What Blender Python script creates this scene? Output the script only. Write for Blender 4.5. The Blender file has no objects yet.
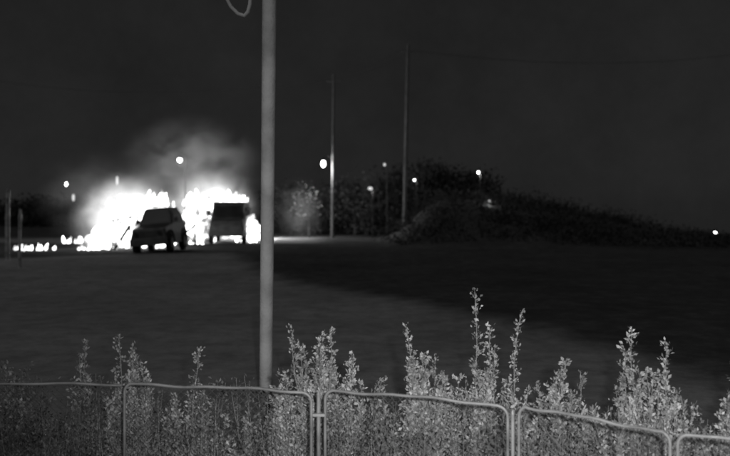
import bpy, bmesh, math, random
from mathutils import Vector, Matrix, noise as mnoise
R=math.radians
scene=bpy.context.scene
col=scene.collection
scene.view_settings.view_transform='Standard'
scene.view_settings.look='None'
scene.view_settings.exposure=0

# ---------------------------------------------------------------- materials
def new_mat(name):
    m=bpy.data.materials.new(name); m.use_nodes=True
    nt=m.node_tree; nt.nodes.clear()
    out=nt.nodes.new('ShaderNodeOutputMaterial')
    return m,nt,out
def surf(name,c1,c2,scale=5,rough=.8,metal=0,bump=0,bscale=None,transl=0,detail=4,rnd=0):
    m,nt,out=new_mat(name)
    N=nt.nodes; L=nt.links
    tc=N.new('ShaderNodeTexCoord')
    nz=N.new('ShaderNodeTexNoise'); nz.inputs['Scale'].default_value=scale; nz.inputs['Detail'].default_value=detail
    L.new(tc.outputs['Object'],nz.inputs['Vector'])
    cr=N.new('ShaderNodeValToRGB'); cr.color_ramp.elements[0].position=.35; cr.color_ramp.elements[1].position=.65
    cr.color_ramp.elements[0].color=(c1,c1,c1,1); cr.color_ramp.elements[1].color=(c2,c2,c2,1)
    L.new(nz.outputs['Fac'],cr.inputs['Fac'])
    colout=cr.outputs['Color']
    if rnd:
        oi=N.new('ShaderNodeNewGeometry')
        mr=N.new('ShaderNodeMapRange'); mr.inputs['To Min'].default_value=1-rnd; mr.inputs['To Max'].default_value=1+rnd
        L.new(oi.outputs['Random Per Island'],mr.inputs['Value'])
        mm=N.new('ShaderNodeVectorMath'); mm.operation='SCALE'
        L.new(colout,mm.inputs[0]); L.new(mr.outputs['Result'],mm.inputs['Scale'])
        colout=mm.outputs['Vector']
    p=N.new('ShaderNodeBsdfPrincipled'); p.inputs['Roughness'].default_value=rough; p.inputs['Metallic'].default_value=metal
    if rough>.85: p.inputs['Specular IOR Level'].default_value=.1
    L.new(colout,p.inputs['Base Color'])
    if bump:
        b=N.new('ShaderNodeBump'); b.inputs['Strength'].default_value=bump; b.inputs['Distance'].default_value=.02
        n2=N.new('ShaderNodeTexNoise'); n2.inputs['Scale'].default_value=bscale or scale*4; n2.inputs['Detail'].default_value=8
        L.new(tc.outputs['Object'],n2.inputs['Vector']); L.new(n2.outputs['Fac'],b.inputs['Height'])
        L.new(b.outputs['Normal'],p.inputs['Normal'])
    if transl:
        t=N.new('ShaderNodeBsdfTranslucent'); L.new(colout,t.inputs['Color'])
        mx=N.new('ShaderNodeMixShader'); mx.inputs['Fac'].default_value=transl
        L.new(p.outputs[0],mx.inputs[1]); L.new(t.outputs[0],mx.inputs[2]); L.new(mx.outputs[0],out.inputs['Surface'])
    else: L.new(p.outputs[0],out.inputs['Surface'])
    return m
def emis(name,s,lo=None,scale=1.5):
    m,nt,out=new_mat(name); N=nt.nodes; L=nt.links
    e=N.new('ShaderNodeEmission'); e.inputs['Color'].default_value=(1,1,1,1); e.inputs['Strength'].default_value=s
    if lo is not None:
        tc=N.new('ShaderNodeTexCoord'); nz=N.new('ShaderNodeTexNoise'); nz.inputs['Scale'].default_value=scale; nz.inputs['Detail'].default_value=3
        mr=N.new('ShaderNodeMapRange'); mr.inputs['From Min'].default_value=.36; mr.inputs['From Max'].default_value=.58
        mr.inputs['To Min'].default_value=lo; mr.inputs['To Max'].default_value=s
        L.new(tc.outputs['Object'],nz.inputs['Vector']); L.new(nz.outputs['Fac'],mr.inputs['Value']); L.new(mr.outputs['Result'],e.inputs['Strength'])
    L.new(e.outputs[0],out.inputs['Surface']); m.cycles.emission_sampling='NONE'; return m

M_leaf=surf('weed_leaf',.26,.66,2.2,.75,transl=.3,rnd=.5)
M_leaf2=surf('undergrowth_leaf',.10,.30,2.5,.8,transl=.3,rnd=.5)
M_stem=surf('weed_stem',.2,.35,20,.8)
M_rail=surf('galvanised_tube',.16,.36,4,.5,.2,bump=.2)
M_wire=surf('chain_wire',.06,.12,20,.6,.2)
M_owire=surf('overhead_cable',.03,.05,20,.9)
M_pole=surf('weathered_pole',.30,.46,2.5,.9,bump=.5,bscale=30)
M_wood=surf('dark_wood',.08,.12,5,.9)
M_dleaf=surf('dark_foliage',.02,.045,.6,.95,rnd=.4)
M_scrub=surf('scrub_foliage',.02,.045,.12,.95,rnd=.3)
M_bark=surf('bark',.03,.05,8,.95)
M_paint=surf('scorched_paint',.02,.05,3,.6)
M_glass=surf('dark_glass',.01,.02,3,.3)
M_tyre=surf('tyre_rubber',.015,.03,10,.9)
M_rim=surf('steel_rim',.04,.06,8,.6,.3)
M_litleaf=surf('lamplit_foliage',.12,.32,1,.8,transl=.3,rnd=.5)  # leaves lightened to stand in for street lamp light on them
M_lamp=emis('lamp_glow',9)
M_lampdim=emis('dim_lamp_glow',.8)
M_flame=emis('flame',6,.3,.8)
M_char=surf('charred_timber',.015,.04,4,.95)

# ---------------------------------------------------------------- helpers
def mesh_obj(name,v,f,mats,parent=None,mi=None,smooth=False,loc=None):
    me=bpy.data.meshes.new(name); me.from_pydata(v,[],f)
    for m in (mats if isinstance(mats,list) else [mats]): me.materials.append(m)
    if mi: me.polygons.foreach_set('material_index',mi)
    if smooth: me.polygons.foreach_set('use_smooth',[True]*len(me.polygons))
    o=bpy.data.objects.new(name,me); col.objects.link(o)
    if parent: o.parent=parent
    if loc: o.location=loc
    return o
def empty(name,loc=(0,0,0),rot=(0,0,0)):
    e=bpy.data.objects.new(name,None); e.location=loc; e.rotation_euler=rot; col.objects.link(e); e.empty_display_size=.2
    return e
class MB:
    def __init__(s): s.v=[];s.f=[];s.m=[]
    def tube(s,pts,rad,n=6,m=0,cap=True):
        b=len(s.v); k=len(pts)
        rads=rad if isinstance(rad,list) else [rad]*k
        for i,p in enumerate(pts):
            p=Vector(p)
            d=(Vector(pts[min(i+1,k-1)])-Vector(pts[max(i-1,0)])).normalized()
            a=d.orthogonal().normalized() if abs(d.z)<.95 else Vector((1,0,0))
            a=(a-d*a.dot(d)).normalized(); c=d.cross(a)
            if i>0:
                pa=s._a; a=(pa-d*pa.dot(d)).normalized(); c=d.cross(a)
            s._a=a
            for j in range(n):
                t=2*math.pi*j/n
                s.v.append(tuple(p+(a*math.cos(t)+c*math.sin(t))*rads[i]))
        for i in range(k-1):
            for j in range(n):
                s.f.append((b+i*n+j,b+i*n+(j+1)%n,b+(i+1)*n+(j+1)%n,b+(i+1)*n+j)); s.m.append(m)
        if cap:
            s.f.append(tuple(b+j for j in range(n))[::-1]); s.m.append(m)
            s.f.append(tuple(b+(k-1)*n+j for j in range(n))); s.m.append(m)
    def leaf(s,p,d,L,w,m=1):
        d=d.normalized(); a=d.orthogonal().normalized()
        a=Matrix.Rotation(random.uniform(0,6.28),3,d)@a
        b=len(s.v)
        n=d.cross(a)
        s.v+= [tuple(p),tuple(p+d*L*.5+a*w+n*w*.3),tuple(p+d*L),tuple(p+d*L*.5-a*w+n*w*.3)]
        s.f.append((b,b+1,b+2,b+3)); s.m.append(m)
    def box(s,lo,hi,m=0,tx=0,ty=0):
        b=len(s.v); x0,y0,z0=lo;x1,y1,z1=hi
        s.v+=[(x0,y0,z0),(x1,y0,z0),(x1,y1,z0),(x0,y1,z0),(x0+tx,y0+ty,z1),(x1-tx,y0+ty,z1),(x1-tx,y1-ty,z1),(x0+tx,y1-ty,z1)]
        for q in [(0,3,2,1),(4,5,6,7),(0,1,5,4),(1,2,6,5),(2,3,7,6),(3,0,4,7)]:
            s.f.append(tuple(b+i for i in q)); s.m.append(m)
    def obj(s,name,mats,parent=None,smooth=False,loc=None,bevel=0):
        o=mesh_obj(name,s.v,s.f,mats,parent,s.m,smooth,loc)
        if bevel:
            bv=o.modifiers.new('b','BEVEL'); bv.width=bevel; bv.segments=2
        return o

def sstep(a,b,x):
    t=max(0,min(1,(x-a)/(b-a))); return t*t*(3-2*t)

# ---------------------------------------------------------------- terrain
def gz(x,y):
    yy=max(y,1)
    u=x/yy
    z=0.0
    z+=-0.085*max(0,y-62)*sstep(.12,.36,u)           # falls away to the right beyond the crest
    if y>8: z+=.08*mnoise.noise(Vector((x*.13,y*.13,0)))*sstep(8,16,y)
    hb=3.0*sstep(.02,.10,u)*(1-sstep(.13,.47,u))     # brush covered bank rising on the right side
    z+=hb*math.exp(-((y-62)/10.0)**2)
    return z
def axis(lo,hi,fine_lo,fine_hi,step):
    a=[];v=fine_lo
    while v<=fine_hi: a.append(v); v+=step
    s=step
    v=fine_hi
    while v<hi: s*=1.35; v+=s; a.append(v)
    s=step; v=fine_lo
    while v>lo: s*=1.35; v-=s; a.insert(0,v)
    return a
X=axis(-1500,1500,-34,44,.8); Y=axis(-60,2600,-4,84,.8)
v=[(x,y,gz(x,y)) for y in Y for x in X]; nx=len(X)
f=[(j*nx+i,j*nx+i+1,(j+1)*nx+i+1,(j+1)*nx+i) for j in range(len(Y)-1) for i in range(nx-1)]
edge=[(12,5.2),(15.7,3.9),(21.4,1.0),(27,-3.0),(47,-8.5)]
def edge_x(y):
    if y<=edge[0][0]: return 5.2+(12-y)*.25
    for (a,xa),(b,xb) in zip(edge,edge[1:]):
        if y<=b: return xa+(xb-xa)*(y-a)/(b-a)
    return -8.5
m,nt,out=new_mat('ground'); N=nt.nodes;L=nt.links
at=N.new('ShaderNodeAttribute'); at.attribute_name='field'
tc=N.new('ShaderNodeTexCoord')
n1=N.new('ShaderNodeTexNoise'); n1.inputs['Scale'].default_value=1.6; n1.inputs['Detail'].default_value=12; n1.inputs['Roughness'].default_value=.8
n2=N.new('ShaderNodeTexNoise'); n2.inputs['Scale'].default_value=.25; n2.inputs['Detail'].default_value=5
L.new(tc.outputs['Object'],n1.inputs['Vector']); L.new(tc.outputs['Object'],n2.inputs['Vector'])
add=N.new('ShaderNodeMath'); add.operation='MULTIPLY_ADD'; add.inputs[1].default_value=.5; add.inputs[2].default_value=-.25
L.new(n1.outputs['Fac'],add.inputs[0])
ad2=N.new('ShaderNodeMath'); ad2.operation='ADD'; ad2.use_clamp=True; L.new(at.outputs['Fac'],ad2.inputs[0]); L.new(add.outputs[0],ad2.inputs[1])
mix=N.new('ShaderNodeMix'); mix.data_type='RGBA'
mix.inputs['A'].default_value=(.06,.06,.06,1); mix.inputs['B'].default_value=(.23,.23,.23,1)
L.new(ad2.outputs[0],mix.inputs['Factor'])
mr=N.new('ShaderNodeMapRange'); mr.inputs['From Min'].default_value=.3; mr.inputs['From Max'].default_value=.7; mr.inputs['To Min'].default_value=.8; mr.inputs['To Max'].default_value=1.15
ml=N.new('ShaderNodeMath'); ml.operation='MULTIPLY'
L.new(n2.outputs['Fac'],mr.inputs['Value'])
mr2=N.new('ShaderNodeMapRange'); mr2.inputs['From Min'].default_value=.3; mr2.inputs['From Max'].default_value=.7; mr2.inputs['To Min'].default_value=.65; mr2.inputs['To Max'].default_value=1.35
L.new(n1.outputs['Fac'],mr2.inputs['Value']); L.new(mr.outputs[0],ml.inputs[0]); L.new(mr2.outputs[0],ml.inputs[1])
sc=N.new('ShaderNodeVectorMath'); sc.operation='SCALE'; L.new(mix.outputs['Result'],sc.inputs[0]); L.new(ml.outputs[0],sc.inputs['Scale'])
df=N.new('ShaderNodeBsdfDiffuse'); L.new(sc.outputs[0],df.inputs['Color'])
bp=N.new('ShaderNodeBump'); bp.inputs['Strength'].default_value=.4; bp.inputs['Distance'].default_value=.06; L.new(n1.outputs['Fac'],bp.inputs['Height']); L.new(bp.outputs[0],df.inputs['Normal'])
L.new(df.outputs[0],out.inputs['Surface'])
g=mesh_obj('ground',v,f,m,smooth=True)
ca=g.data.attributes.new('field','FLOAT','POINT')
vals=[]
for (x,y,z) in v:
    e=edge_x(y)+.5*mnoise.noise(Vector((0,y*.3,3)))
    a=1-sstep(-.7,.7,x-e)
    a*=1-sstep(-1.5,1.5,y-(41+.45*(x+12)))*(1 if y>20 else 0)
    # firelight painted into the ground colour round the burning vehicles, streaking right
    firelit=sstep(52,55,y)*(1-sstep(61,64,y))*(1-sstep(-4.5,-2.2,x))*sstep(-34,-28,x)
    vals.append(max(a,.8*firelit))
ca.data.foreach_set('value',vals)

# ---------------------------------------------------------------- world
w=bpy.data.worlds.new('World'); scene.world=w; w.use_nodes=True
nt=w.node_tree; N=nt.nodes; L=nt.links; N.clear()
wo=N.new('ShaderNodeOutputWorld'); bg=N.new('ShaderNodeBackground')
sky=N.new('ShaderNodeTexSky'); sky.sky_type='NISHITA'; sky.sun_disc=False; sky.sun_elevation=R(38); sky.sun_rotation=R(205)
bw=N.new('ShaderNodeRGBToBW'); pw=N.new('ShaderNodeMath'); pw.operation='POWER'; pw.inputs[1].default_value=.25
L.new(sky.outputs[0],bw.inputs[0]); L.new(bw.outputs[0],pw.inputs[0])
tc=N.new('ShaderNodeTexCoord'); nz=N.new('ShaderNodeTexNoise'); nz.inputs['Scale'].default_value=4; nz.inputs['Detail'].default_value=12; nz.inputs['Roughness'].default_value=.75
L.new(tc.outputs['Generated'],nz.inputs['Vector'])
mr=N.new('ShaderNodeMapRange'); mr.inputs['To Min'].default_value=.4; mr.inputs['To Max'].default_value=1.6
L.new(nz.outputs['Fac'],mr.inputs['Value'])
mu=N.new('ShaderNodeMath'); mu.operation='MULTIPLY'; L.new(pw.outputs[0],mu.inputs[0]); L.new(mr.outputs[0],mu.inputs[1])
L.new(mu.outputs[0],bg.inputs['Color']); bg.inputs['Strength'].default_value=.0105
L.new(bg.outputs[0],wo.inputs[0])

def lamp(name,typ,loc,energy,rot=None,parent=None,**k):
    l=bpy.data.lights.new(name,typ); l.energy=energy
    for a,b in k.items(): setattr(l,a,b)
    o=bpy.data.objects.new(name,l); o.location=loc
    if rot: o.rotation_euler=rot
    col.objects.link(o)
    if parent: o.parent=parent
    return o
d=Vector((.35,.75,-.66)); fill=lamp('dim_fill_sun','SUN',(0,0,30),.42,angle=R(14)); fill.rotation_euler=d.to_track_quat('-Z','Y').to_euler()  # added dim fill sun that lifts the field; no visible source
ir=lamp('infrared_lamp','SPOT',(.25,-.05,2.75),1500,spot_size=R(76),spot_blend=1.0,shadow_soft_size=.05)
ir.rotation_euler=(Vector((1.2,6,1.6))-ir.location).to_track_quat('-Z','Y').to_euler()

# ---------------------------------------------------------------- near pole
mb=MB()
base=Vector((-1.27,10,0)); top=Vector((-1.20,10,7.6))
pts=[base.lerp(top,i/12) for i in range(13)]
mb.tube(pts,[.082+.014*i/12 for i in range(13)],20)
mb.box((-1.5,9.88,6.9),(-1.0,9.93,6.98))
pole=mb.obj('utility_pole',M_pole,smooth=False)
for p in pole.data.polygons: p.use_smooth=len(p.vertices)==4
mb=MB()
pp=[(-1.30,9.9,6.9),(-1.7,9.86,6.3),(-1.80,9.85,5.6),(-1.75,9.85,5.22),(-1.69,9.85,5.10),(-1.60,9.85,5.01),(-1.52,9.85,4.985),(-1.475,9.85,5.03),(-1.45,9.85,5.12),(-1.43,9.85,5.35),(-1.40,9.86,5.9),(-1.31,9.9,6.7)]
mb.tube(pp,.024,8); mb.obj('service_cable',M_pole,parent=pole,smooth=True)

# ---------------------------------------------------------------- fence
def catenary(a,b,n,sag): 
    return [a.lerp(b,i/n)-Vector((0,0,sag*4*(i/n)*(1-i/n))) for i in range(n+1)]
def panel(a,b,h0,h1,rounded,r,sag,seed):
    random.seed(seed)
    a=Vector((a[0],a[1],0)); b=Vector((b[0],b[1],0)); d=(b-a).normalized(); Ln=(b-a).length
    root=empty('chain_link_fence',a)
    A=Vector((0,0,0)); B=b-a
    n=16
    def topz(t): return h0+(h1-h0)*t-sag*4*t*(1-t)+.007*math.sin(t*9+seed)+.004*math.sin(t*23+seed*2)
    mb=MB()
    if rounded:
        c=.07; pts=[A+Vector((0,0,.02)),A+Vector((0,0,topz(0)-c))]
        for k in range(1,5):
            th=k/5*math.pi/2; pts.append(A+d*(c*(1-math.cos(th)))+Vector((0,0,topz(0)-c+c*math.sin(th))))
        for i in range(n+1):
            t=(c+(Ln-2*c)*i/n)/Ln; pts.append(A+d*(t*Ln)+Vector((0,0,topz(t))))
        for k in range(4,0,-1):
            th=k/5*math.pi/2; pts.append(B-d*(c*(1-math.cos(th)))+Vector((0,0,topz(1)-c+c*math.sin(th))))
        pts+=[B+Vector((0,0,topz(1)-c)),B+Vector((0,0,.02))]
        mb.tube(pts,r,10)
        mb.tube([A+d*.02+Vector((0,0,.12)),B-d*.02+Vector((0,0,.12))],r*.9,8)
    else:
        mb.tube([A+d*(Ln*i/n)+Vector((0,0,topz(i/n))) for i in range(n+1)],r,10)
        mb.tube([A+Vector((0,.03,-.05)),A+Vector((0,.03,h0+.03))],r*1.35,10)
        mb.tube([A+Vector((0,.03,h0+.03)),A+Vector((0,.03,h0+.05))],[r*1.6,r*.5],10)
    mb.obj('frame',M_rail,root,smooth=True)
    wm=MB(); s=.062; H=h0-.02
    k=-H
    for sign,off in ((1,.003),(-1,-.003)):
        k=-H
        nn=Vector((-d.y,d.x,0))*off
        while k<Ln:
            u0=k;u1=k+H; 
            z0=.05;z1=.05+H
            if u0<0: z0+=-u0;u0=0
            if u1>Ln: z1-=u1-Ln;u1=Ln
            if z1>z0+.02:
                if sign==1: p,q=(u0,z0),(u1,z1)
                else: p,q=(Ln-u0,z0),(Ln-u1,z1)
                def cl(uz):
                    u,z=uz; return A+d*u+nn+Vector((0,0,min(z,topz(max(0,min(1,u/Ln)))-.004)))
                P,Q=cl(p),cl(q)
                wm.tube([P,P.lerp(Q,.5)+Vector((0,random.uniform(-.006,.006),0)),Q],.0016,4,cap=False)
            k+=s
    wm.obj('wire_mesh',M_wire,root)
    return root
panel((-3.9,6.15),(-1.89,6.09),1.20,1.20,False,.011,.0,1)
panel((-1.87,6.09),(-.40,5.84),1.21,1.20,True,.011,-.004,2)
panel((-.30,5.90),(.99,5.43),1.205,1.205,True,.011,-.006,3)
panel((1.06,5.39),(1.89,4.85),1.22,1.19,True,.011,.004,4)
panel((1.93,4.83),(3.2,4.15),1.20,1.20,True,.011,.012,5)
mb=MB(); mb.tube([(-.35,5.90,-.1),(-.35,5.90,1.17)],.015,12); mb.tube([(-.35,5.90,1.17),(-.35,5.90,1.2)],[.018,.006],12)
mb.box((-.40,5.84,1.02),(-.30,5.865,1.04))
mb.obj('fence_post',M_rail,smooth=False)
mb=MB(); mb.tube([(1.025,5.43,-.1),(1.025,5.43,1.15)],.013,12); mb.tube([(1.025,5.43,1.15),(1.025,5.43,1.18)],[.016,.006],12)
mb.obj('fence_post',M_rail,smooth=False)

# ---------------------------------------------------------------- weeds
def shrub(cx,cy,H,W,nst,seed,dens=1.0,tops=None,name='weed_shrub'):
    random.seed(seed); mb=MB()
    heights=[]
    for i in range(nst):
        tx=random.uniform(-1,1); hh=H*(1-.34*abs(tx)**1.5)*random.choice([random.uniform(.66,.86),random.uniform(.76,1.0)])
        heights.append((tx*W,random.uniform(-.22,.22),hh,1))
    if tops: heights+=[(a,0,b,.6) for a,b in tops]
    for tx,ty,hh,fat in heights:
        b=Vector((tx*.35+random.uniform(-.05,.05),ty*.3,0)); t=Vector((tx*1.15,ty,hh))
        bend=Vector((random.uniform(-.09,.09)+tx*.25,random.uniform(-.05,.05),0))
        def P(s): return b.lerp(t,s)+bend*4*s*(1-s)*.5+Vector((.012*math.sin(s*14+tx*30),0,0))
        mb.tube([P(s/8) for s in range(9)],[.007-.005*s/8 for s in range(9)],4,0,cap=False)
        nsh=int(25*dens*hh/1.3)
        for k in range(nsh):
            s=.42+.58*(k+random.random())/nsh
            p=P(s); ang=random.uniform(0,6.28)
            L=random.uniform(.02,.17)*(1.2-s*.85)
            dd=Vector((math.cos(ang),math.sin(ang),random.uniform(.6,2.4))).normalized()
            q=p+dd*L
            mb.tube([p,q],[.0022,.0012],3,0,cap=False)
            for j in range(random.randint(6,10)):
                r=p.lerp(q,random.uniform(.15,1.1))+Vector([random.gauss(0,.011) for _ in range(3)])
                ld=dd+Vector([random.gauss(0,.55) for _ in range(3)])
                l=random.uniform(.015,.046)*(.85 if fat<1 else 1)
                mb.leaf(r,ld,l,l*random.uniform(.20,.34))
    return mb.obj(name,[M_stem,M_leaf],loc=(cx,cy,0))
S=[(-2.93,6.6,1.36,.30,16,.9,[]),(-2.6,7.2,1.38,.12,7,.8,[]),(-1.95,6.6,1.48,.24,22,1.0,[(-.1,1.5)]),(-1.45,6.6,1.16,.26,14,1,[(.04,1.38)]),
   (-.84,6.4,1.12,.18,12,1,[]),(-.36,6.5,1.52,.38,44,1.1,[(-.22,1.56),(.06,1.57)]),(.49,6.5,1.50,.22,30,1.1,[(-.12,1.58)]),(1.05,6.5,1.46,.22,26,1.1,[(-.11,1.88),(.2,1.68),(-.02,1.6)]),
   (1.56,6.4,1.38,.26,26,1.1,[]),(2.14,6.1,1.50,.28,32,1.1,[(-.05,1.62),(.18,1.52)]),(2.42,6.0,1.25,.2,14,1,[]),(2.83,5.9,1.30,.22,20,1.0,[(-.05,1.4)]),(.10,6.8,1.10,.22,12,1,[]),
   (-2.45,5.3,1.02,.4,8,1,[]),(-3.45,6.9,1.3,.3,12,1,[]),(.78,6.9,1.15,.2,10,1,[]),(1.85,6.7,1.15,.2,10,1,[])]
for i,(x,y,H,W,n,dn,tp) in enumerate(S): shrub(x,y,H,W,n,100+i,dn,tp)
random.seed(9); mb=MB()
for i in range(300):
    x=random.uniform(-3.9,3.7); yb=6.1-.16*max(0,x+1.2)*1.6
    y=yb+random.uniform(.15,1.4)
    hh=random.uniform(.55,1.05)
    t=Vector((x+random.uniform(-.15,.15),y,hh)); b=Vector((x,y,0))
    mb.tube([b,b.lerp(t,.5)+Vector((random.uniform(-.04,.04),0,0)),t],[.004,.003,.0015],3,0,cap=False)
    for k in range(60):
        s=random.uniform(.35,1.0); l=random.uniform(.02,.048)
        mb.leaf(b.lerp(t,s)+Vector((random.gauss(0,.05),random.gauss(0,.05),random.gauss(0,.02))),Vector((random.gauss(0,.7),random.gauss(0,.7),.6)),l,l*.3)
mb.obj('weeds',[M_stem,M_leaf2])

# ---------------------------------------------------------------- trees
def tree(x,y,H,Rr,seed,mat=M_dleaf,n=2600,ls=.26,name='tree',low=.15):
    random.seed(seed); mb=MB(); z0=gz(x,y)
    mb.tube([(0,0,-.2),(0.05,0,H*.3),(-.05,.05,H*.6),(0,0,H*.85)],[H*.03,H*.022,H*.014,H*.006],7,0)
    cl=[]
    for i in range(16):
        a=random.uniform(0,6.28); s=random.uniform(low,.9); rr=Rr*random.uniform(.45,1)*(1.1-abs(s-.55))
        e=Vector((math.cos(a)*rr,math.sin(a)*rr,H*min(1,s+random.uniform(0,.15))))
        st=Vector((0,0,H*s*.7)); mb.tube([st,st.lerp(e,.5)+Vector((0,0,.1)),e],[H*.01,H*.007,H*.003],4,0)
        cl.append((e,random.uniform(.25,.5)*Rr))
    cl.append((Vector((0,0,H*.92)),Rr*.35))
    for i in range(n):
        c,r=random.choice(cl); p=c+Vector([random.gauss(0,.5) for _ in range(3)])*r
        if p.z<.1: continue
        l=ls*random.uniform(.6,1.4); mb.leaf(p,Vector([random.gauss(0,1) for _ in range(3)]),l,l*.35)
    return mb.obj(name,[M_bark,mat],loc=(x,y,z0))
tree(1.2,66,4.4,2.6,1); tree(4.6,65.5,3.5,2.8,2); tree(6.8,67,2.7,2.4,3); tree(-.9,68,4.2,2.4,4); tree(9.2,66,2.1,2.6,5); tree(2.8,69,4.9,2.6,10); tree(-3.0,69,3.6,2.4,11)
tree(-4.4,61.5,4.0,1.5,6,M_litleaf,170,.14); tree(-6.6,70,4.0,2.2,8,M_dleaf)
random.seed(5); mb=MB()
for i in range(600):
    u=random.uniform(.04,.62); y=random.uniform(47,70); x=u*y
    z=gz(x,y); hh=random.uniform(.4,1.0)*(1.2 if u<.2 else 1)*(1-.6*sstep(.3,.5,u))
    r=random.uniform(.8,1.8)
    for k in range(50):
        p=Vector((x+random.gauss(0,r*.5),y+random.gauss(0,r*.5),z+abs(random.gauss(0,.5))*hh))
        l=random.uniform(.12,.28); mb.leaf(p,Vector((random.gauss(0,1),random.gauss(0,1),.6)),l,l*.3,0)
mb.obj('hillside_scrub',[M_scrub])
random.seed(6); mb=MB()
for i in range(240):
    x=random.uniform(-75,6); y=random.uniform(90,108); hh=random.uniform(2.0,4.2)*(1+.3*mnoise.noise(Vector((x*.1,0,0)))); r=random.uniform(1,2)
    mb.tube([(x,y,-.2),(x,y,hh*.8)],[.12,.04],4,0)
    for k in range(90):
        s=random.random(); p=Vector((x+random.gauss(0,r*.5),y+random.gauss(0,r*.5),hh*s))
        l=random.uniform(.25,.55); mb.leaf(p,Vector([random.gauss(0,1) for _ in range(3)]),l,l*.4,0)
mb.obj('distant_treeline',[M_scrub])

# ---------------------------------------------------------------- distant poles and wires
def far_pole(x,y,h,lean,arms,r=.12):
    mb=MB(); mb.tube([(0,0,-.3),(lean*.5,0,h*.5),(lean,0,h)],[r*1.2,r,r*.8],10)
    for z in arms:
        mb.box((lean-.6,-.04,z),(lean+.6,.04,z+.08))
        for dx in (-.5,.5): mb.tube([(lean+dx,0,z+.08),(lean+dx,0,z+.2)],[.04,.03],6)
    o=mb.obj('utility_pole',M_wood,loc=(x,y,0)); return o
far_pole(3.0,60,14.9,.3,[14.3],.14); far_pole(-2.55,61,12.8,.1,[12.2],.11)
mb=MB()
def wire(a,b,sag,r=.010):
    mb.tube(catenary(Vector(a),Vector(b),16,sag),r,4,cap=False)
for dx in (-.5,.5):
    wire((-2.45+dx,61,12.4),(3.3+dx,60,14.5),.25); wire((3.3+dx,60,14.5),(36+dx,74,17),1.0); wire((-2.45+dx,61,12.4),(-38+dx,75,15),1.3)
mb.obj('overhead_wires',M_owire)
def post(x,y,h,r,name='wooden_post'):
    mb=MB(); mb.tube([(0,0,-.2),(0,0,h*.5),(.02,0,h)],[r,r*.95,r*.85],10); mb.tube([(.02,0,h),(.02,0,h+.04)],[r*.85,r*.3],10)
    mb.box((-.02,-r-.03,h*.82),(.02,-r+.01,h*.9)); return mb.obj(name,M_rail,loc=(x,y,0))
post(-16.9,37,3.3,.11); post(-14.25,32.3,2.4,.07)

# ---------------------------------------------------------------- lamps
def street_lamp(x,y,zl,r,px_off=0,energy=0,name='street_lamp',mat=M_lamp,tall=1.0,pole=True,z0=0):
    root=empty(name,(x,y,z0)); zl-=z0
    mb=MB()
    if pole:
        mb.tube([(px_off,.1,-.4),(px_off,.1,zl+.25)],[.05,.03],8)
        mb.tube([(px_off,.1,zl+.22),(px_off*.5,.05,zl+.32+r*tall),(0,0,zl+.16+r*tall)],.025,6)
    mb.tube([(0,0,zl+r*tall*.8),(0,0,zl+r*tall+.08),(0,0,zl+r*tall+.16)],[r*1.15,r*.8,r*.2],12)
    mb.obj('post_and_hood',M_bark,root)
    b=MB(); k=8
    b.tube([(0,0,zl+r*tall*math.cos(math.pi*i/k)) for i in range(k+1)],[max(.004,r*math.sin(math.pi*i/k)) for i in range(k+1)],12)
    b.obj('bulb',mat,root,smooth=True)
    if energy: lamp('lamp_light','POINT',(0,0,zl-r*tall-.1),energy,parent=root,shadow_soft_size=.08)
    return root
street_lamp(-3.22,60.5,5.8,.17,.75,energy=600,tall=1.7)
street_lamp(-14.2,60,6.05,.18,.4,energy=60)
street_lamp(-19.0,60,4.5,.09,.3,tall=4,mat=M_lampdim)
street_lamp(-22.9,60,4.2,.09,.3,tall=1.8); street_lamp(-23.1,62,3.2,.10,.3,tall=3,mat=M_lampdim)  # second one is a lit board, made to glow like a bulb
street_lamp(1.5,60,5.7,.09,.2,mat=M_lampdim,tall=1.3); street_lamp(3.85,61,4.55,.075,.2,tall=1.1,energy=15)
street_lamp(.4,61,3.9,.17,.2,mat=M_lampdim,tall=.8,energy=50)
street_lamp(8.7,60,5.1,.085,.15,energy=30,tall=1.3); street_lamp(31.3,70,.1,.14,.2,z0=gz(31.3,70))
street_lamp(9.2,58,2.9,.08,.15,energy=25,mat=M_lampdim)

# ---------------------------------------------------------------- vehicles
def wheel(mb,x,y,z,r,wd):
    mb.tube([(x-wd/2,y,z),(x-wd/2+.03,y,z),(x+wd/2-.03,y,z),(x+wd/2,y,z)],[r*.9,r,r,r*.9],20,2)
    mb.tube([(x-wd/2-.01,y,z),(x+wd/2+.01,y,z)],r*.55,14,3)
def loft(mb,secs,m):
    b=len(mb.v)
    for (y,z0,z1,wb,wt) in secs: mb.v+=[(-wb,y,z0),(wb,y,z0),(wb,y,(z0+z1)/2),(wt,y,z1),(-wt,y,z1),(-wb,y,(z0+z1)/2)]
    n=6
    for i in range(len(secs)-1):
        for j in range(n): mb.f.append((b+i*n+j,b+i*n+(j+1)%n,b+(i+1)*n+(j+1)%n,b+(i+1)*n+j)); mb.m.append(m)
    mb.f.append(tuple(b+j for j in range(n))); mb.m.append(m)
    mb.f.append(tuple(b+(len(secs)-1)*n+j for j in range(n))[::-1]); mb.m.append(m)
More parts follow.
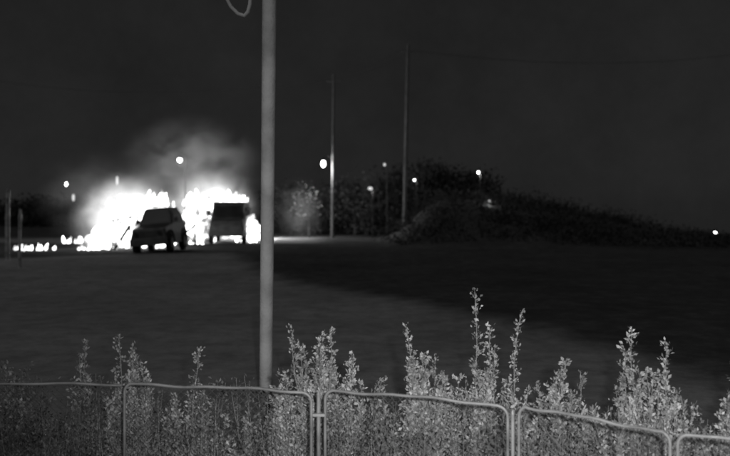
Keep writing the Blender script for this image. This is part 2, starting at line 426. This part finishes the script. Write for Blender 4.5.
def suv(x,y,z,rot,sc):
    root=empty('burnt_suv',(x,y,z),rot); root.scale=sc
    mb=MB()  # front = -y
    loft(mb,[(-1.95,.50,.95,.78,.70),(-1.85,.36,1.08,.86,.78),(-1.0,.36,1.18,.90,.82),(-.55,.36,1.22,.90,.84),(1.6,.36,1.24,.90,.84),(1.85,.4,1.2,.86,.80)],0)
    mb.obj('body',[M_paint],root,bevel=.04)
    mb=MB(); loft(mb,[(-.62,1.2,1.24,.80,.80),(-.15,1.2,1.86,.80,.62),(.2,1.2,1.94,.80,.58),(1.45,1.2,1.92,.80,.58),(1.78,1.2,1.26,.80,.78)],0)
    mb.obj('cabin',[M_paint],root,bevel=.08)
    mb=MB()
    b=len(mb.v); mb.v+=[(-.68,-.60,1.28),(.68,-.60,1.28),(.57,-.235,1.78),(-.57,-.235,1.78)]; mb.f.append((b,b+1,b+2,b+3)); mb.m.append(0)
    mb.obj('windscreen',[M_glass],root)
    mb=MB()
    for s in (-1,1):
        mb.box((min(s*.76,s*.79),-.05,1.30),(max(s*.76,s*.79),.75,1.56)); mb.box((min(s*.76,s*.79),.83,1.30),(max(s*.76,s*.79),1.45,1.56))
    mb.obj('side_windows',[M_glass],root)
    mb=MB()
    for s in (-1,1):
        for yy in (-1.25,1.15): wheel(mb,s*.80,yy,.40,.40,.26)
    wheel_o=mb.obj('wheels',[M_paint,M_paint,M_tyre,M_rim],root)
    mb=MB(); mb.box((-.88,-2.1,.36),(.88,-1.92,.68)); mb.box((-.88,1.86,.36),(.88,2.0,.68)); mb.obj('bumpers',[M_paint],root,bevel=.03)
    mb=MB()
    for i in range(7): mb.box((-.36+i*.115,-1.985,.72),(-.31+i*.115,-1.955,.94))
    mb.obj('grille',[M_rim],root)
    mb=MB()
    for s in (-1,1): mb.tube([(s*.56,-1.93,.84),(s*.56,-1.99,.84)],.11,14)
    mb.obj('headlamps',[M_glass],root)
    mb=MB()
    for s in (-1,1): mb.box((min(s*.84,s*1.04),-.32,1.28),(max(s*.84,s*1.04),-.22,1.46)); 
    for s in (-1,1): mb.tube([(s*.45,0,2.0),(s*.45,1.4,1.99)],.02,6)
    for yy in (.15,.7,1.25): mb.tube([(-.45,yy,2.0),(.45,yy,2.0)],.018,6)
    mb.obj('mirrors_and_rack',[M_rim],root)
    mb=MB()
    for s in (-1,1):
        for yy in (-1.25,1.15):
            pts=[(s*.90,yy+.50*math.cos(t*math.pi/8),.42+.50*math.sin(t*math.pi/8)) for t in range(9)]; mb.tube(pts,.045,6)
    mb.obj('wheel_arches',[M_tyre],root)
    return root
suv(-11.35,43.6,-.02,(0,R(-5),R(-3)),(1.14,1.0,1.28))
def van(x,y,rot,sc):
    root=empty('burnt_van',(x,y,0),(0,0,rot)); root.scale=(sc,)*3
    mb=MB(); loft(mb,[(-2.4,.5,.95,.86,.78),(-2.2,.42,1.2,.95,.86),(-1.75,.42,1.35,.98,.86),(-1.1,.42,2.1,1.0,.82),(-.8,.42,2.25,1.0,.86),(2.3,.42,2.25,1.0,.88),(2.45,.5,2.1,.97,.84)],0)
    mb.obj('body',[M_paint],root,bevel=.05)
    mb=MB(); b=0; mb.v+=[(-.74,-1.74,1.42),(.74,-1.74,1.42),(.70,-1.16,2.04),(-.70,-1.16,2.04)]; mb.f.append((0,1,2,3)); mb.m.append(0); mb.obj('windscreen',[M_glass],root)
    mb=MB()
    for s in (-1,1):
        for y0,y1 in ((-1.0,-.3),(-.1,.9),(1.1,2.0)): mb.box((min(s*.955,s*.985),y0,1.5),(max(s*.955,s*.985),y1,1.95))
    mb.obj('side_windows',[M_glass],root)
    mb=MB()
    for s in (-1,1):
        for yy in (-1.6,1.5): wheel(mb,s*.88,yy,.38,.38,.24)
    mb.obj('wheels',[M_paint,M_paint,M_tyre,M_rim],root)
    mb=MB(); mb.box((-.95,-2.55,.42),(.95,-2.38,.66)); mb.box((-.95,2.43,.42),(.95,2.56,.66)); mb.obj('bumpers',[M_paint],root,bevel=.03)
    mb=MB()
    for s in (-1,1): mb.box((min(s*.5,s*.8),-2.44,.72),(max(s*.5,s*.8),-2.36,.9)); mb.box((min(s*.95,s*1.18),-1.35,1.5),(max(s*.95,s*1.18),-1.25,1.8))
    mb.obj('headlamps_and_mirrors',[M_rim],root)
van(-9.4,54.8,R(4),1.25)

# ---------------------------------------------------------------- fire
fire=empty('fire',(-13,47,0))
off=Vector((13,-47,0))
def tongue(mb,x,y,z,h,r):
    k=7; ph=random.uniform(0,6.28); lean=random.uniform(-.1,.3)*h; wob=random.uniform(.06,.2)*h
    pts=[];rd=[]
    for i in range(k+1):
        t=i/k; pts.append((x+off.x+lean*t*t+wob*.5*math.sin(ph+t*5)*t,y+off.y+wob*.4*math.cos(ph+t*4)*t,z+h*t))
        rd.append(max(.008,r*(math.sin(min(1,t*2.2+.25)*math.pi/2)*(1-t)**.7)*(1+random.uniform(-.35,.35))))
    mb.tube(pts,rd,6)
random.seed(77)
mb=MB()
profA=[(86,8),(93,18),(100,28),(108,44),(113,52),(120,55),(128,47),(136,42),(141,56),(150,58),(160,54),(166,40)]
def prof(P,x):
    for (a,ha),(b,hb) in zip(P,P[1:]):
        if a<=x<=b: return ha+(hb-ha)*(x-a)/(b-a)
    return P[0][1]
for i in range(480):
    q=random.uniform(86,166); y=random.uniform(45.5,48.5); x=(q-365)*.0587
    H=prof(profA,q)*.0587
    hh=random.uniform(.25,.8); z=max(0,random.random()**1.25*(H-hh*.6))
    tongue(mb,x,y,z,hh,random.uniform(.08,.30))
profB=[(183,42),(190,50),(205,45),(213,40),(222,40),(228,46),(240,44),(245,24),(258,12)]
for i in range(330):
    q=random.uniform(183,258); x=(q-365)*.0766; y=random.uniform(59.8,62)
    H=prof(profB,q)*.0766; hh=random.uniform(.3,1.0); z=max(0,random.random()**1.2*(H-hh*.6))
    tongue(mb,x,y,z,hh,random.uniform(.1,.36))
for i in range(80):   # flames around the van
    q=random.choice([random.uniform(196,214),random.uniform(196,214),random.uniform(246,258)]); x=(q-365)*.0695; y=random.uniform(53.5,55)
    H=(2.5 if q<221 else 1.4); hh=random.uniform(.3,.9); z=max(0,random.uniform(0,1)*(H-hh*.7)); tongue(mb,x,y,z,hh,random.uniform(.08,.26))
for i in range(12):
    tongue(mb,-9.4+random.uniform(-.9,.9),55.5+random.uniform(-.5,2),2.75,random.uniform(.2,.7),random.uniform(.08,.2))
for (cx,cy,sp,n,hh) in [(-19.3,45,.45,26,.34),(-20.2,53,.14,8,.5),(-19.3,53,.12,7,.45),(-8.3,55,.5,24,.5),(-16.0,45.4,.7,22,.28),(-12.5,52,1.2,14,.22)]:
    for i in range(n): tongue(mb,cx+random.gauss(0,sp),cy+random.gauss(0,.25),0,hh*random.uniform(.4,1.2),random.uniform(.05,.14))
mb.obj('flames',[M_flame],fire)
mb=MB(); random.seed(8)
def bx(a,b,r=.06): mb.tube([Vector(a)+off,Vector(b)+off],r,5)
for x in (-14.9,-13.9,-13.1):
    bx((x,46,0),(x+.15,46,2.0+random.uniform(-.6,.6)))
bx((-14.9,45.9,1.7),(-13.1,45.9,2.0)); bx((-14.6,45.6,0),(-13.7,45.6,1.4),.1)
for x in (-12.2,-11.3): bx((x,56,0),(x-.1,56,2.0+random.uniform(-.8,.2)))
bx((-12.8,55.5,.6),(-11,55.5,1.9),.09)
mb.obj('charred_frame',[M_char],fire)
def puff(name,c,r,dens,em,scale,lo=.42,hi=.75,aniso=.3,power=1,off2=0):
    m,nt,out=new_mat(name+'_vol'); N=nt.nodes;L=nt.links
    tc=N.new('ShaderNodeTexCoord')
    ln=N.new('ShaderNodeVectorMath'); ln.operation='LENGTH'; L.new(tc.outputs['Object'],ln.inputs[0])
    fo=N.new('ShaderNodeMapRange'); fo.interpolation_type='SMOOTHSTEP'; fo.inputs['From Min'].default_value=1; fo.inputs['From Max'].default_value=.05; fo.inputs['To Min'].default_value=0; fo.inputs['To Max'].default_value=1
    L.new(ln.outputs['Value'],fo.inputs['Value'])
    pw=N.new('ShaderNodeMath'); pw.operation='POWER'; pw.inputs[1].default_value=power; L.new(fo.outputs[0],pw.inputs[0])
    nz=N.new('ShaderNodeTexNoise'); nz.inputs['Scale'].default_value=scale; nz.inputs['Detail'].default_value=3; nz.inputs['Distortion'].default_value=.6
    ad=N.new('ShaderNodeVectorMath'); ad.inputs[1].default_value=(off2,off2,0); L.new(tc.outputs['Object'],ad.inputs[0]); L.new(ad.outputs[0],nz.inputs['Vector'])
    nm=N.new('ShaderNodeMapRange'); nm.inputs['From Min'].default_value=lo; nm.inputs['From Max'].default_value=hi; L.new(nz.outputs['Fac'],nm.inputs['Value'])
    mu=N.new('ShaderNodeMath'); mu.operation='MULTIPLY'; L.new(pw.outputs[0],mu.inputs[0]); L.new(nm.outputs[0],mu.inputs[1])
    d=N.new('ShaderNodeMath'); d.operation='MULTIPLY'; d.inputs[1].default_value=dens; L.new(mu.outputs[0],d.inputs[0])
    e=N.new('ShaderNodeMath'); e.operation='MULTIPLY'; e.inputs[1].default_value=em; L.new(mu.outputs[0],e.inputs[0])  # volume's own glow, standing in for firelight scattered in the smoke
    pv=N.new('ShaderNodeVolumePrincipled'); pv.inputs['Color'].default_value=(.6,.6,.6,1); pv.inputs['Anisotropy'].default_value=aniso
    L.new(d.outputs[0],pv.inputs['Density']); pv.inputs['Emission Color'].default_value=(1,1,1,1); L.new(e.outputs[0],pv.inputs['Emission Strength'])
    L.new(pv.outputs[0],out.inputs['Volume'])
    bm=bmesh.new(); bmesh.ops.create_icosphere(bm,subdivisions=3,radius=1); me=bpy.data.meshes.new(name); bm.to_mesh(me); bm.free(); me.materials.append(m)
    o=bpy.data.objects.new(name,me); col.objects.link(o); o.parent=fire; o.location=Vector(c)+off; o.scale=r
puff('flame_bloom',(-14.3,47.4,1.7),(4.6,1.8,3.8),.05,4.0,3.4,.28,.7,power=2.3)  # emissive volume added as bloom round the flames
puff('flame_bloom',(-12.0,61,2.2),(4.8,2.0,4.6),.05,2.8,3.4,.28,.7,power=2.3)
puff('smoke_plume',(-13.2,59,5.6),(6.0,3,4.2),.12,.11,2.4,.38,.75)
puff('smoke_plume',(-17.0,51.2,3.0),(5.4,2.0,3.6),.06,.07,2.2,.36,.75,off2=5)
puff('glowing_haze',(-4.9,58.6,2.1),(2.4,1.6,3.0),.05,.09,2.6,.36,.72,power=1.3,off2=9)  # haze with its own faint glow, added beside the street lamp
for (c,e) in [((-14.6,46.3,1.8),900),((-13.2,46.6,2.6),700),((-12.2,60.6,2.2),1500),((-8.0,59.8,1.2),1300)]:
    lamp('fire_light','POINT',Vector(c)+off,e,parent=fire,shadow_soft_size=.35)

# ---------------------------------------------------------------- camera
cam=bpy.data.cameras.new('camera'); co=bpy.data.objects.new('camera',cam); col.objects.link(co)
co.location=(0,0,2.6); co.rotation_euler=(R(90),0,0)
cam.sensor_width=36; cam.lens=38.6; cam.shift_y=-.0315; cam.clip_end=4000; cam.clip_start=.05
cam.dof.use_dof=True; cam.dof.focus_distance=8; cam.dof.aperture_fstop=1.05
scene.camera=co
